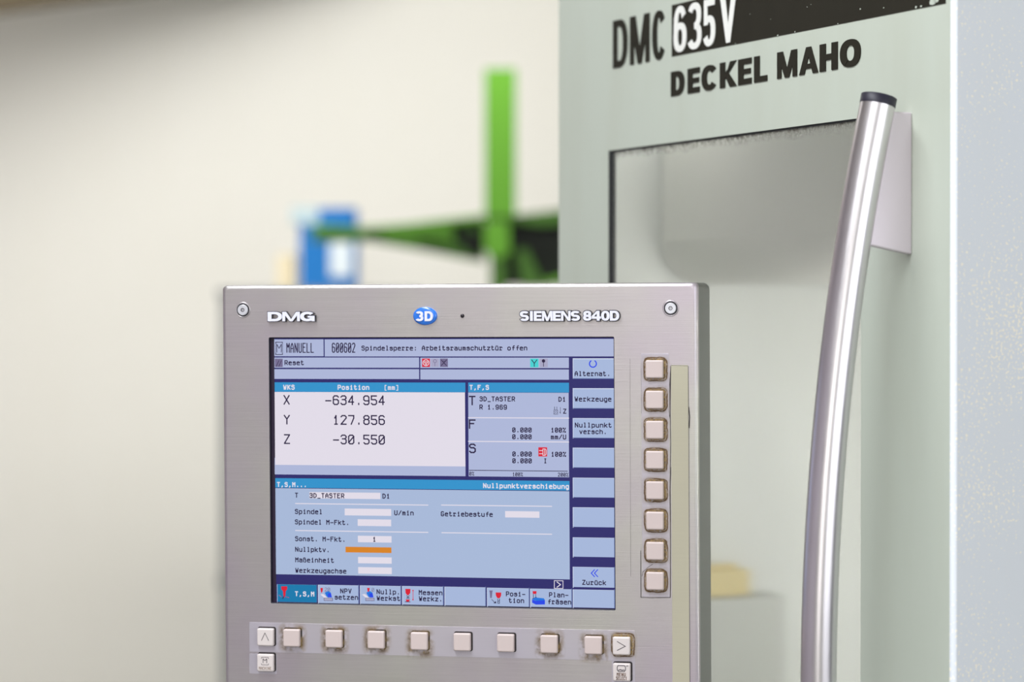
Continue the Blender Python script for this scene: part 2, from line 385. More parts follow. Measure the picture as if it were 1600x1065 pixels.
# ---------------- display
CO = {'bg': srgb(44, 42, 108), 'field': srgb(178, 188, 222), 'white': srgb(232, 226, 238), 'head': srgb(48, 150, 208),
      'text': srgb(34, 22, 62), 'hi': srgb(206, 216, 240), 'lo': srgb(92, 108, 160), 'soft': srgb(170, 188, 224), 'teal': srgb(16, 124, 176),
      'orange': srgb(222, 134, 28), 'red': srgb(222, 28, 52), 'cyan': srgb(70, 214, 214), 'blue': srgb(36, 72, 236), 'grey': srgb(120, 112, 148),
      'lgrey': srgb(172, 170, 200), 'edge': srgb(44, 24, 62), 'low': srgb(172, 190, 222), 'sky': srgb(30, 120, 225)}
EM = {k: emis('display_' + k, v) for k, v in CO.items()}
EM['edge'] = mat('display_edge', srgb(36, 22, 48), 0.4)
def SP(x, y): return P(x, y, REC)
def srect(mb, x0, y0, x1, y1, layer=1, mi=0):
    a = SP(x0, y0); b = SP(x1, y1); y = REC - layer * 0.00012
    mb.add([(a[0], y, b[1]), (b[0], y, b[1]), (b[0], y, a[1]), (a[0], y, a[1])], [(0, 1, 2, 3)], mi)
q = MB(); q.box((dx0, REC, dz0), (dx1, REC + .003, dz1))
disp = q.build('display', EM['edge'], panel); disp['label'] = 'lit flat display showing the machine status page'
q = MB(); srect(q, 428.6, 528.5, 961, 950.5, 1); q.build('screen_background', EM['bg'], disp)
def layer(name, key, rects, lay):
    for r in rects:
        q = MB(); srect(q, *r, lay); q.build(name, EM[key], disp)
layer('status_field', 'field', [(428.6, 530, 505.8, 556.3), (507.3, 530, 961, 556.5), (428.8, 558.3, 655, 574.3), (656.8, 558.5, 889, 574.8),
      (428.8, 576.4, 655, 592), (656.8, 576.8, 889, 593)], 2)
layer('position_field', 'white', [(429.2, 612, 727.3, 728.4)], 2)
layer('position_footer', 'field', [(429.2, 715, 727.5, 743.6)], 1.6)
layer('tool_field', 'field', [(731.6, 613, 889.3, 745.3)], 2)
layer('header_bar', 'head', [(429.2, 597, 727.3, 612.6), (731.6, 597.4, 889.2, 612.9)], 2)
layer('header_bar', 'head', [(430.2, 746.6, 890, 766.2)], 2)
layer('input_page', 'low', [(430.4, 762.2, 890.4, 904.8)], 2)
wl = [(731.6, 652, 889.2, 653.2), (731.6, 689, 889.2, 690.4), (461.4, 785.8, 669.3, 789.2), (689.5, 788, 862.7, 791.3), (461.4, 827.7, 669.3, 832), (690, 831, 862.7, 835)]
for a in wl:
    q = MB(); p0 = SP(a[0], a[1]); p1 = SP(a[2], a[3]); zc = (p0[1] + p1[1]) / 2; y = REC - .00036
    q.add([(p0[0], y, zc - .0004), (p1[0], y, zc - .0004), (p1[0], y, zc + .0004), (p0[0], y, zc + .0004)], [(0, 1, 2, 3)])
    q.build('rule_line', EM['white'], disp)
layer('input_field', 'white', [(483.6, 768.3, 594.6, 779.4), (538.7, 794, 611.4, 805.6), (559, 810.7, 611.4, 821.8), (559.3, 836.5, 612, 847.4),
      (559.6, 869.6, 612.2, 880.3), (559.8, 885.4, 612.4, 896.5), (789.4, 798, 843, 808.6)], 3)
layer('active_input_field', 'orange', [(540, 853.7, 611.8, 863.6)], 3)
# soft keys shown on the display
soft = [(895, a, 961, b) for a, b in ((559.5, 591.9), (606.1, 638.4), (652.8, 684.6), (699, 730.9), (745.8, 777.5), (792, 823.8), (839, 870.4), (885, 917.8), (920.3, 949.6))]
soft += [(433, 912.3, 495.5, 940.7), (497, 913, 561.2, 942.8), (562.6, 914, 627.2, 944), (628.3, 915, 693.5, 945.2), (694.6, 916, 759.6, 946.4), (761, 917.6, 827.6, 947.6), (828.4, 919, 894.2, 948.8)]
for i, r in enumerate(soft):
    q = MB(); srect(q, *r, 2); t = q.build('softkey_tile', EM['teal' if i == 9 else 'soft'], disp)
q1 = MB(); q2 = MB()
for i, (a, b, c, d) in enumerate(soft):
    w = 1.3 if i != 9 else 0.8
    srect(q1, a, b, c, b + w + .3, 3); srect(q1, a, b, a + w, d, 3)
    srect(q2, c - w, b, c, d, 3.2); srect(q2, a, d - w, c, d, 3.2)
q1.build('softkey_highlight_edge', EM['hi'], disp)['kind'] = 'stuff'; q2.build('softkey_shade_edge', EM['lo'], disp)['kind'] = 'stuff'

tx = MB(); tw = MB()
PI_ = 6.28
def T(s, x, y, pitch=PI_, cap=7.9, w=1.45, mb=None, lay=4):
    p = SP(x, y); k = SP(x + 10, y)[0] - p[0]; k /= 10
    kz = (SP(x, y - 10)[1] - p[1]) / 10
    text(mb or tx, s, p[0], p[1], pitch * k, (cap - w) * kz, w * kz, REC - lay * .00012)
# move baseline so that stroke thickness stays inside the cap height
def TT(s, x, y, **kw): T(s, x, y - (kw.get('w', 1.45)) / 2, **kw)
TT('MANUELL', 447.8, 551, cap=15.5, w=1.5); TT('600602', 518.8, 550.8, cap=15.5, w=1.55)
TT('Spindelsperre: Arbeitsraumschutztür offen', 565, 547.6, pitch=6.26); TT('Reset', 444.8, 570.3)
TT('WKS', 442.8, 608.6, w=1.6, mb=tw); TT('Position', 527.8, 608.8, pitch=6.3, w=1.6, mb=tw); TT('[mm]', 600.3, 609, pitch=6, w=1.3, mb=tw)
BIG = dict(pitch=11.85, cap=15.4, w=2.0)
TT('X', 443.2, 632, **BIG); TT('Y', 443.6, 663, **BIG); TT('Z', 443.8, 693.3, **BIG)
TT('-634.954', 508.3, 632.5, **BIG); TT('127.856', 520.4, 663.3, **BIG); TT('-30.550', 520.4, 693.8, **BIG)
TT('T,F,S', 733.8, 608.8, w=1.6, mb=tw)
BG = dict(pitch=13, cap=15, w=2.2)
TT('T', 732.6, 633, **BG); TT('F', 732.8, 669.8, **BG); TT('S', 733, 707.6, **BG)
TT('3D_TASTER', 749.3, 626.8); TT('R 1.969', 749.3, 639.6); TT('D1', 872.7, 627.4); TT('Z', 880, 646)
TT('0.000', 800.5, 675.3); TT('0.000', 800.5, 685.9); TT('100%', 861, 675.5, pitch=6.1); TT('mm/U', 860.8, 686.2)
TT('0.000', 800.7, 712.8); TT('0.000', 800.7, 723.4); TT('100%', 861.3, 713.2, pitch=6.1); TT('I', 849.6, 723.6)
TT('0%', 733.4, 742.6, pitch=4.2, cap=6, w=.95); TT('100%', 801, 743.6, pitch=4.2, cap=6, w=.95); TT('200%', 871.8, 744.2, pitch=4.3, cap=6, w=.95)
TT('T,S,M...', 433, 760.4, pitch=5.95, w=1.6, mb=tw); TT('Nullpunktverschiebung', 755, 762.2, pitch=6.4, w=1.6, mb=tw)
TT('T', 461, 777.2); TT('3D_TASTER', 483.8, 777.6, pitch=6.15); TT('D1', 597.8, 778.6)
TT('Spindel', 461, 802.6); TT('U/min', 616.2, 804.6); TT('Spindel M-Fkt.', 461, 818.8, pitch=6.12); TT('Getriebestufe', 689, 806.2, pitch=6.3)
TT('Sonst. M-Fkt.', 461.3, 845, pitch=6.12); TT('1', 582.6, 846); TT('Nullpktv.', 461.4, 861.6, pitch=6.1); TT('Maßeinheit', 461.5, 878, pitch=6.15)
TT('Werkzeugachse', 461.6, 894.4, pitch=6.2)
TT('Alternat.', 898, 587.4, pitch=6.3); TT('Werkzeuge', 898, 627, pitch=6.5); TT('Nullpunkt', 898.4, 667.6, pitch=6.5); TT('versch.', 905.3, 677.8, pitch=6.3)
TT('Zurück', 909.8, 913.2, pitch=6.4)
TT('T,S,M', 461, 931, w=1.6, mb=tw); TT('NPV', 531.8, 926.6); TT('setzen', 523, 936.2, pitch=6.3); TT('Nullp.', 588.6, 927.8, pitch=6.3)
TT('Werkst', 588.8, 937.8, pitch=6.3); TT('Messen', 654.5, 929, pitch=6.35); TT('Werkz.', 654.7, 938.6, pitch=6.3)
TT('Posi-', 790.7, 931.2); TT('tion', 795, 941.4); TT('Plan-', 858, 932.6); TT('fräsen', 855.7, 943.4, pitch=6.35)
def line(mb, pts, w, lay=4):
    k = (SP(700, 700)[0] - SP(690, 700)[0]) / 10
    stroke(mb, [SP(*p) for p in pts], w * k, REC - lay * .00012)
def poly(mb, pts, lay=4):
    y = REC - lay * .00012; l = [SP(*p) for p in pts]
    A = sum(l[i][0]*l[(i+1) % len(l)][1] - l[(i+1) % len(l)][0]*l[i][1] for i in range(len(l)))
    if A < 0: l = l[::-1]
    mb.add([(a, y, b) for a, b in l], [tuple(range(len(l)))])
def circ(cx, cy, r, a0=0, a1=360, n=14):
    return [(cx + r*math.cos(math.radians(a0 + (a1-a0)*i/n)), cy - r*math.sin(math.radians(a0 + (a1-a0)*i/n))) for i in range(n + 1)]
# mode symbol, axis line, tool symbols
line(tx, [(431.5, 536), (430.9, 534.4), (441.8, 534.4), (441.4, 536)], 1); line(tx, [(431.5, 552), (430.9, 553.6), (441.8, 553.6), (441.4, 552)], 1)
line(tx, [(430.9, 534.4), (430.9, 553.6)], .6); line(tx, [(441.8, 534.4), (441.8, 553.6)], .6)
line(tx, [(432.7, 550), (432.7, 537.5), (436.3, 544), (440, 537.5), (440, 550)], 1.1)
line(tx, [(733.5, 734.3), (886.8, 735.8)], 1.0)
line(tx, [(875.8, 636), (875.8, 645)], .6); line(tx, [(874.6, 643.4), (875.8, 645.4)], .6)
line(tx, [(865.6, 640), (871.6, 640), (871.6, 647), (865.6, 647), (865.6, 640)], .5)
line(tx, [(866, 646), (871, 641)], .5); line(tx, [(866, 643), (869, 640.4)], .5); line(tx, [(868.4, 646.6), (871.4, 643.6)], .5)
line(tx, [(866.6, 639.6), (866.6, 635.2)], .7); line(tx, [(870.2, 639.6), (870.2, 635.2)], .7)
for mb, nm, key in ((tx, 'dark_lettering', 'text'), (tw, 'white_lettering', 'white')): mb.build(nm, EM[key], disp)['kind'] = 'stuff'
# coloured status icons and soft key pictures
r_, c_, g_, lg, bl, sk, wh_, dk = (MB() for _ in range(8))
srect(r_, 659.6, 559.9, 672, 573, 3); srect(r_, 841.3, 698.4, 855, 712.8, 3)
srect(c_, 828.5, 560, 841.6, 573.6, 3); srect(lg, 673.6, 559.9, 686, 573, 3); srect(lg, 843.4, 560, 856, 573.6, 3)
srect(g_, 687.6, 559.9, 700, 573, 3); srect(g_, 429.6, 560.2, 442, 573, 3)
line(wh_, circ(665.8, 566.4, 4.6), 1.1); line(wh_, [(663.3, 565), (668.4, 565), (665.8, 569.6), (663.3, 565)], 1.0)
line(g_, circ(679.8, 563.8, 2.4), .8); line(g_, [(679.8, 567), (679.8, 571.5)], .8)
line(dk, [(689.5, 571), (698, 562)], .9); line(dk, [(689.5, 562), (698, 571)], .9); line(dk, [(692, 564), (696, 564)], .7)
line(dk, [(432, 572), (436, 563)], .8); line(dk, [(436, 572), (440, 563)], .8)
line(dk, [(831, 562), (835, 567.4), (839, 562)], 1.2); line(dk, [(835, 567.4), (835, 572)], 1.2)
poly(dk, circ(849.4, 563.6, 2.7)); line(dk, [(849.4, 564), (849.4, 572)], 1)
line(wh_, [(848.4, 701), (852, 701), (853.4, 703), (853.4, 709), (852, 711), (848.4, 711), (848.4, 701)], .9)
line(wh_, [(843, 703.5), (848.4, 703.5)], 1); line(wh_, [(843, 708.5), (848.4, 708.5)], 1); line(wh_, [(851, 702), (851, 710)], .8)
line(bl, circ(926.6, 568, 5.4, 125, 415), 1.7); line(bl, [(929, 889.6), (924, 895), (929, 900.4)], 1.4); line(bl, [(934, 889.6), (929, 895), (934, 900.4)], 1.4)
line(wh_, [(866.3, 906.6), (879.8, 906.9), (879.8, 919), (866.3, 918.7), (866.3, 906.6)], 1); line(wh_, [(870.5, 908.7), (876, 912.8), (870.5, 916.8)], 1.3)
poly(r_, [(439.7, 915.5), (449, 915.5), (449, 920), (446.6, 923), (446.2, 930), (444, 933.5), (443, 930), (442.4, 923), (439.7, 920)])
line(dk, [(442, 934.5), (444.3, 931)], 1.4); line(r_, [(436, 929), (440, 932)], .5); line(r_, [(447, 932), (452, 933)], .5)
for x0 in (0, 65):
    e = 8 if x0 else 0
    poly(r_, [(500.8 + x0 + e, 918), (505 + x0 + e, 918), (504 + x0 + e, 924), (502.6 + x0 + e, 926), (501.6 + x0 + e, 923.5)])
    poly(lg, [(506.5 + x0, 933.6), (520 + x0, 934), (520 + x0, 938), (506.5 + x0, 937.8)], 4); line(dk, [(506.5 + x0, 933.6), (520 + x0, 934), (520 + x0, 938), (506.5 + x0, 937.8), (506.5 + x0, 933.6)], .5, 5)
    poly(wh_, [(500.8 + x0, 928), (505.5 + x0, 927.6), (512 + x0, 933.4), (507 + x0, 933.6)], 4)
    poly(sk, [(507.6 + x0, 925.4), (513 + x0, 922.8), (517 + x0, 925), (518.5 + x0, 932), (511 + x0, 932)], 5); poly(bl, [(512.6 + x0, 926.4), (517.5 + x0, 926.2), (519 + x0, 932.8), (512.6 + x0, 932.8)], 6)
for s_, x_ in (('20', 507.6), ('0', 581)):
    T(s_, x_, 923 if s_ == '20' else 923.6, pitch=4.6, cap=6, w=.7, mb=g_, lay=5)
poly(r_, [(633.4, 919.5), (641.6, 919.5), (641.2, 926), (638.6, 929.3), (636.4, 929.3), (634, 926)])
line(dk, [(635.6, 930), (639.8, 934), (635.6, 934), (639.8, 930)], .8); poly(r_, [(634, 936), (641, 936), (639, 939.5), (635.4, 939.5)]); line(dk, [(633.4, 939.6), (641, 939.8)], 1)
line(r_, [(645.5, 923), (645.5, 935)], .8); poly(r_, circ(645.5, 922, 1.2, n=6)); poly(r_, circ(645.5, 936.3, 1.2, n=6))
poly(g_, [(764.5, 922), (770, 922), (769.4, 925), (768.6, 933.6), (766, 933.6), (765.4, 925)])
poly(r_, [(774.6, 925), (783.4, 925.2), (783.2, 930), (781, 934), (777.4, 934), (775, 930)])
line(dk, [(768.5, 936), (774, 941.5)], .8); poly(dk, [(771, 941.8), (775, 938.6), (775.6, 942)]); line(dk, [(778, 935), (778, 942), (780.6, 942), (780.6, 935)], .8); line(dk, [(778, 940), (780.6, 937)], .7)
poly(r_, [(832.4, 923), (838.6, 923), (838.2, 927.4), (832.8, 927.4)]); line(dk, [(833.6, 928), (833.6, 933)], .8); line(dk, [(837.2, 928), (837.2, 933)], .8); line(dk, [(832.6, 934.8), (838, 932.6)], 1.2)
poly(sk, [(831.4, 936), (836, 932.8), (850, 934.2), (851.6, 937), (838, 938)], 5); poly(bl, [(831.6, 936.2), (837.4, 938), (851.6, 937), (851.6, 943.8), (837.4, 944), (831.6, 941)], 4)
for nm, mb, key in (('red_icon', r_, 'red'), ('cyan_icon', c_, 'cyan'), ('grey_icon', g_, 'grey'), ('pale_icon', lg, 'lgrey'), ('blue_icon', bl, 'blue'),
                    ('light_blue_icon', sk, 'sky'), ('white_icon', wh_, 'white'), ('dark_icon', dk, 'text')):
    mb.build(nm, EM[key], disp)['kind'] = 'stuff'

# ---------------- films around the keys
def film(name, x0, y0, x1, y1, th, m):
    a = P(x0, y0); b = P(x1, y1); q = MB(); cx, cz = (a[0]+b[0])/2, (a[1]+b[1])/2; w, h = b[0]-a[0], a[1]-b[1]
    q.loops([rrect(cx, cz, w, h, .0008, 0.0), rrect(cx, cz, w - .0002, h - .0002, .0007, -th)], cap1=True)
    return q.build(name, m, panel)
film('key_film', 1001.8, 552, 1047, 932.6, .00022, M['film'])
film('beige_film', 1048.4, 570, 1077.6, 1085, .00030, M['film_beige'])['label'] = 'narrow beige film strip beside the key column'
film('key_film', 389.5, 971.5, 992.3, 1032.6, .00022, M['film'])
film('key_film', 389.5, 1020.5, 432.5, 1053, .00020, M['film'])
film('key_film', 956, 1031.6, 992.6, 1085, .00020, M['film'])
q = MB()
def pline(mb, pts, w, y=-.00042): stroke(mb, [P(*p) for p in pts], w * MM, y)
pline(q, [(1048, 572), (1047.2, 640), (1047.8, 690), (1047.2, 760), (1047.8, 850), (1047.5, 932)], 0.9)
pline(q, [(1048, 576), (1046.6, 600), (1047, 650)], 1.0); pline(q, [(1048, 730), (1047, 770), (1047.6, 815)], 1.1)
pline(q, [(1048, 570.3), (1075, 571.3)], .35); pline(q, [(1075.4, 572), (1076.6, 700), (1077.2, 850), (1078.4, 1085)], .55)
pline(q, [(1076.2, 636), (1077.7, 650), (1077, 668)], 1.3)
pline(q, [(1001.2, 860), (1001.6, 932.8), (1020, 933.3), (1047.6, 933)], .8); pline(q, [(1003, 900), (1004.6, 893), (1014, 884.6), (1020, 881)], .6)
pline(q, [(1002, 575), (1002.4, 645)], .25); pline(q, [(984.5, 560), (985.6, 900)], .22); pline(q, [(1043, 630), (1047, 655)], .3)
q.build('film_edge_grime', M['gap'], panel)['kind'] = 'stuff'

# ---------------- grime rings and keys
def grime(name, ring):
    m = bpy.data.materials.new(name); nt, b = nodes(m)
    tc = N(nt, 'ShaderNodeTexCoord'); sx = N(nt, 'ShaderNodeSeparateXYZ'); nt.links.new(tc.outputs['Object'], sx.inputs[0])
    oi = N(nt, 'ShaderNodeObjectInfo')
    ad = N(nt, 'ShaderNodeVectorMath', operation='ADD'); nt.links.new(tc.outputs['Object'], ad.inputs[0]); nt.links.new(oi.outputs['Location'], ad.inputs[1])
    n1 = noise(nt, ad.outputs[0], 130.0, 3, .6); n3 = noise(nt, ad.outputs[0], 480.0, 2, .6)
    wob = math_(nt, 'MULTIPLY_ADD', n1, .0030, -.0015)
    px = math_(nt, 'POWER', math_(nt, 'ABSOLUTE', sx.outputs[0]), 5.0); pz = math_(nt, 'POWER', math_(nt, 'ABSOLUTE', sx.outputs[2]), 5.0)
    d = math_(nt, 'ADD', math_(nt, 'POWER', math_(nt, 'ADD', px, pz), 0.2), math_(nt, 'MULTIPLY', wob, 1.0 if ring else 2.2))
    K = .001; d = math_(nt, 'DIVIDE', d, .0150)
    k = lambda v: (v, v, v, 1)
    if ring:
        dark = ramp(nt, d, [(.0, k(0)), (.60, k(0)), (.635, k(1)), (.665, k(1)), (.71, k(0)), (1, k(0))])
        fill = ramp(nt, d, [(.0, k(.75)), (.56, k(.75)), (.64, k(.55)), (.70, k(.18)), (.86, k(0)), (1, k(0))])
    else:
        dark = ramp(nt, d, [(.0, k(0)), (.56, k(0)), (.66, k(.7)), (.78, k(.35)), (.9, k(0)), (1, k(0))])
        fill = ramp(nt, d, [(.0, k(.8)), (.6, k(.8)), (.80, k(.4)), (.95, k(0)), (1, k(0))])
    nm = ramp(nt, n1, [(.40, k(0)), (.62, k(1))]) if not ring else ramp(nt, n1, [(.32, k(.25)), (.5, k(1))])
    dark = math_(nt, 'MULTIPLY', dark, nm)
    fill = math_(nt, 'MULTIPLY', fill, ramp(nt, n3, [(.3, k(.45)), (.65, k(1))]))
    if not ring: fill = math_(nt, 'MULTIPLY', fill, nm)
    alpha = math_(nt, 'MAXIMUM', dark, fill, clamp=True)
    col = mixc(nt, dark, srgb(168, 142, 96), srgb(86, 60, 32))
    nt.links.new(col, b.inputs['Base Color']); nt.links.new(alpha, b.inputs['Alpha']); b.inputs['Roughness'].default_value = .7
    return m
M['ring'] = grime('dried_grime_ring', True); M['blot'] = grime('smudged_grime', False)
me_ring = None
def grime_patch(c, m, s=.0150, dz=0.0):
    q = MB(); q.add([(-s, 0, -s), (s, 0, -s), (s, 0, s), (-s, 0, s)], [(0, 1, 2, 3)])
    o = q.build('grime_patch', m, panel, fix=False); o.location = (c[0], -.00052, c[1] + dz); return o
# one key, then copies
KW = 27.0 * MM; 
def key_mesh(w, h, m):
    q = MB()
    H = .0042
    q.loops([rrect(0, 0, w, h, .0012, 0), rrect(0, 0, w, h, .0012, -H + .0012), rrect(0, 0, w - .0004, h - .0004, .0013, -H + .0006), rrect(0, 0, w - .0012, h - .0012, .0012, -H + .0001), rrect(0, 0, w - .0024, h - .0024, .0008, -H)], cap1=True, smooth=False)
    for i in range(len(q.sm) - 1): q.sm[i] = True
    return q
key0 = key_mesh(KW, KW * 1.02, 0).build('key', M['key'], panel)
def well(w, h):
    q = MB(); q.loops([rrect(.0006, .0004, w + .0016, h + .0016, .0018, 0), rrect(.0006, .0004, w + .0016, h + .0016, .0018, -.0001)], cap1=True); return q
well0 = well(KW, KW * 1.02).build('key_gap', M['gap'], key0)
bottom = [(455, 996.5, 'b'), (521, 998, 'b'), (587, 999.5, 'b'), (654.5, 1001.5, 'c'), (721.5, 1003, ''), (789.5, 1004.5, ''), (857.5, 1006.3, 'b'), (926.5, 1008, 'c')]
right = [(1022.3 + i * .14, y, 'r') for i, y in enumerate((576.6, 624.3, 671.4, 718.5, 766, 813.4, 860.6, 907.6))]
marked = [(414.2, 995.2, '^'), (414.2, 1035.2, 'M'), (970.6, 1009, '>'), (971, 1050, 'S')]
first = True
for x, y, kind in bottom + right:
    c = P(x, y, -.0042)
    if first: k = key0; first = False
    else:
        k = key0.copy(); COL.objects.link(k); w = well0.copy(); COL.objects.link(w); w.parent = k
    k.location = (c[0], -.0004, c[1])
    cc = c
    if kind == 'r': grime_patch((cc[0] + .0005, cc[1]), M['ring'])
    elif kind == 'b': grime_patch((cc[0], cc[1] - .0004), M['blot'])
    elif kind == 'c': grime_patch((cc[0], cc[1] - .0022), M['blot'], .0140)
for x, y, kind in marked:
    c = P(x, y, -.0042)
    k = key_mesh(KW, KW * 1.02, 0).build('key', M['key_white'], panel); k.location = (c[0], -.0004, c[1])
    k['label'] = {'^': 'key printed with an upward arrow', '>': 'key printed with a right arrow', 'M': 'key printed with M and MACHINE', 'S': 'key printed MENU SELECT'}[kind]
    w = well0.copy(); COL.objects.link(w); w.parent = k
    q = MB(); qw = MB(); yy = -.00428; e = MM
    if kind == '^': stroke(q, [(-5.8*e, -5*e), (0, 7*e), (6*e, -5*e)], .9*e, yy)
    if kind == '>': stroke(q, [(-6*e, 7*e), (6.5*e, 0), (-6*e, -6.5*e)], 1.0*e, yy)
    if kind == 'M':
        stroke(q, [(-6*e, 7*e), (-5.4*e, 9*e), (5.4*e, 9*e), (6*e, 7*e)], .7*e, yy); stroke(q, [(-6*e, -1*e), (-5.4*e, -3*e), (5.4*e, -3*e), (6*e, -1*e)], .7*e, yy)
        text(q, 'M', -3.6*e, .1*e, 8.6*e, 6.4*e, 1.0*e, yy)
        text(qw, 'MACHINE', -10*e, -10.6*e, 3.0*e, 4.2*e, .7*e, yy)
    if kind == 'S':
        stroke(q, [(a[0]*e, a[1]*e) for a in ((-5, 10.5), (5, 10.5), (6.5, 8), (6.5, 4), (4.5, 1.4), (-4.5, 1.4), (-6.5, 4), (-6.5, 8), (-5, 10.5))], 1.1*e, yy)
        stroke(q, [(-4.4*e, 3.4*e), (-1.5*e, 4.4*e), (1*e, 3.3*e), (4.4*e, 3.8*e)], 1.3*e, yy); stroke(q, [(8*e, 10*e), (10.5*e, 10.4*e)], 1.0*e, yy)
        text(qw, 'MENU', -7.4*e, -5.4*e, 3.7*e, 4.4*e, 1.0*e, yy); text(qw, 'SELECT', -8.4*e, -11.2*e, 2.9*e, 4.4*e, .95*e, yy)
    q.build('key_symbol', M['legend'], k)
    if qw.v: qw.build('key_lettering', M['legend_worn'] if kind == 'M' else mat('brown_legend', srgb(112, 84, 70), .7), k)
    if kind == '>': grime_patch((c[0] + .001, c[1] + .0006), M['ring'], .0150)

# ---------------- badges, screws, lamp
def badge(name, letters, sizes, x0, x1, yb, capx, wv, wh, thick, label, gg=.06):
    """letters placed between pixel x0..x1 with baseline pixel yb"""
    a = P(x0, yb, -thick); b = P(x1, yb, -thick); H = capx * MM
    tot = sum(sizes); sc = (b[0] - a[0]) / tot / H
    q = MB(); qf = MB(); x = 0
    for ch, W in zip(letters, sizes):
        if ch != ' ':
            Wc = W * sc
            sp = .03 * (1 if W > .5 else .5)
            sign(q, heavy(ch, Wc - sp, wv, wh, gg), a[0] + x * H, a[1], H, H, -thick + .0005, 0.0004)
            sign(qf, heavy(ch, Wc - sp, wv, wh, 0), a[0] + x * H, a[1], H, H, -thick, -thick + .0006)
        x += W * sc
    o = q.build(name, M['black'], panel, fix=False); o['label'] = label
    qf.build('letter_face', M['badge_face'], o, fix=False)
    return o
badge('raised_lettering', 'DMG', [1.0, 1.22, 1.0], 418.2, 492, 501.8, 15, .42, .26, .0042, 'raised pale letters DMG with black sides')
badge('raised_lettering', 'SIEMENS 840D', [.84, .42, .74, .98, .74, .88, .84, .26, .78, .84, .78, .86], 812.3, 968, 501.3, 15.4, .29, .23, .0038, 'raised pale letters SIEMENS 840D with black sides', .075)
c = P(664.8, 493.4); q = MB(); a_, b_ = 19.3 * MM, 14.2 * MM
ell = lambda s, y: [(c[0] + a_*s*math.cos(t*math.pi/20), y, c[1] + b_*s*math.sin(t*math.pi/20)) for t in range(40)]
q.loops([ell(1, 0), ell(1, -.0016), ell(.97, -.0022), ell(.9, -.0027), ell(.7, -.0031), ell(.3, -.0033)], cap1=True, smooth=True)
oval = q.build('oval_badge', M['badge_blue'], panel); oval['label'] = 'blue domed oval badge reading 3D'
q = MB(); H = 15.5 * MM
sign(q, heavy('3', .82, .26, .22), c[0] - 14.6*MM, c[1] - 8*MM, H, H, -.0037, -.0026)
sign(q, heavy('D', .86, .26, .22), c[0] + .2*MM, c[1] - 8*MM, H, H, -.0037, -.0026)
q.build('badge_lettering', M['badge_face'], oval, fix=False)
for x, y in ((379.8, 484), (1048, 481.3)):
    c = P(x, y); q = MB(); cr = lambda r, yy, n=28: [(c[0] + r*MM*math.cos(t*2*math.pi/n), yy, c[1] + r*MM*math.sin(t*2*math.pi/n)) for t in range(n)]
    q.loops([cr(12.6, -.0001), cr(12.2, -.0006), cr(11.3, -.0009), cr(10.6, -.0004), cr(10.3, -.0001)], smooth=True)
    sw = q.build('corner_screw', M['steel'], panel)
    q = MB(); q.loops([cr(10.5, -.00016), cr(8.6, -.0002)], cap1=True); q.build('screw_recess', M['black'], sw)
    q = MB(); hx = [(c[0] + 2.8*MM*math.cos(i*math.pi/3), -.0015, c[1] + 2.8*MM*math.sin(i*math.pi/3)) for i in range(6)]
    q.loops([cr(8.6, -.0002), cr(8.5, -.0012), cr(8.0, -.0016)], smooth=True)
    hx24 = [(c[0] + 3.1*MM*math.cos(t*2*math.pi/28), -.0016, c[1] + 3.1*MM*math.sin(t*2*math.pi/28)) for t in range(28)]
    q.loops([cr(8.0, -.0016), hx24]); q.loops([hx24, [(p[0], -.0004, p[2]) for p in hx24]], cap1=True)
    q.build('screw_head', M['screw'], sw)
    q = MB(); q.loops([cr(3.2, -.00162), cr(2.3, -.00162)]); q.build('screw_socket', M['legend'], sw)
c = P(722.5, 493.3); q = MB()
q.loops([[(c[0] + 3.2*MM*math.cos(b)*math.cos(t*math.pi/8), -3.2*MM*math.sin(b)*.9, c[1] + 3.2*MM*math.cos(b)*math.sin(t*math.pi/8)) for t in range(16)] for b in (0, .4, .8, 1.2, 1.5)], cap1=True, smooth=True)
q.build('status_lamp', mat('dark_lamp_glass', srgb(40, 34, 40), .12, .3), panel)['label'] = 'tiny dark round lamp'

# ================================================================== MILLING MACHINE
mu = -(ray(-1039, HORIZON)); mu.z = 0; mu.normalize()           # left -> right along the front
mn = Vector((mu.y, -mu.x, 0))                                   # out of the front, towards the camera
if mn.y > 0: mn = -mn
c0 = at(1345, HORIZON, 2.15)
def mt(x, y):
    d = ray(x, y); t = (c0 - CAM).dot(mn) / d.dot(mn); return CAM + d * t
MO = mt(873, HORIZON); MO.z = 0
MMx = Matrix(((mu.x, -mn.x, 0, MO.x), (mu.y, -mn.y, 0, MO.y), (0, 0, 1, 0), (0, 0, 0, 1)))
MMI = MMx.inverted()
def F_(x, y):
    p = MMI @ mt(x, y); return p.x, p.z
machine = empty('milling_machine', MMx, 'large pale green and grey milling machine with a window and steel handle', 'milling machine')
uR = F_(1489, 495)[0]; RB = .0040; uF = uR - RB
wx0, wz1 = F_(950.5, 235.6); wx1, _ = F_(1345.5, 300); wz0 = wz1 - 0.66
TOP = 2.15; TH = .009
q = MB()
A, B, C, D = (0, .04), (uF, TOP), (wx0, wz0), (wx1, wz1)
q.box((0, 0, .04), (wx0, TH, TOP)); q.box((wx1, 0, .04), (uF, TH, TOP)); q.box((wx0, 0, wz1), (wx1, TH, TOP)); q.box((wx0, 0, .04), (wx1, TH, wz0))
q.build('front_cover', M['paint'], machine, fix=False)
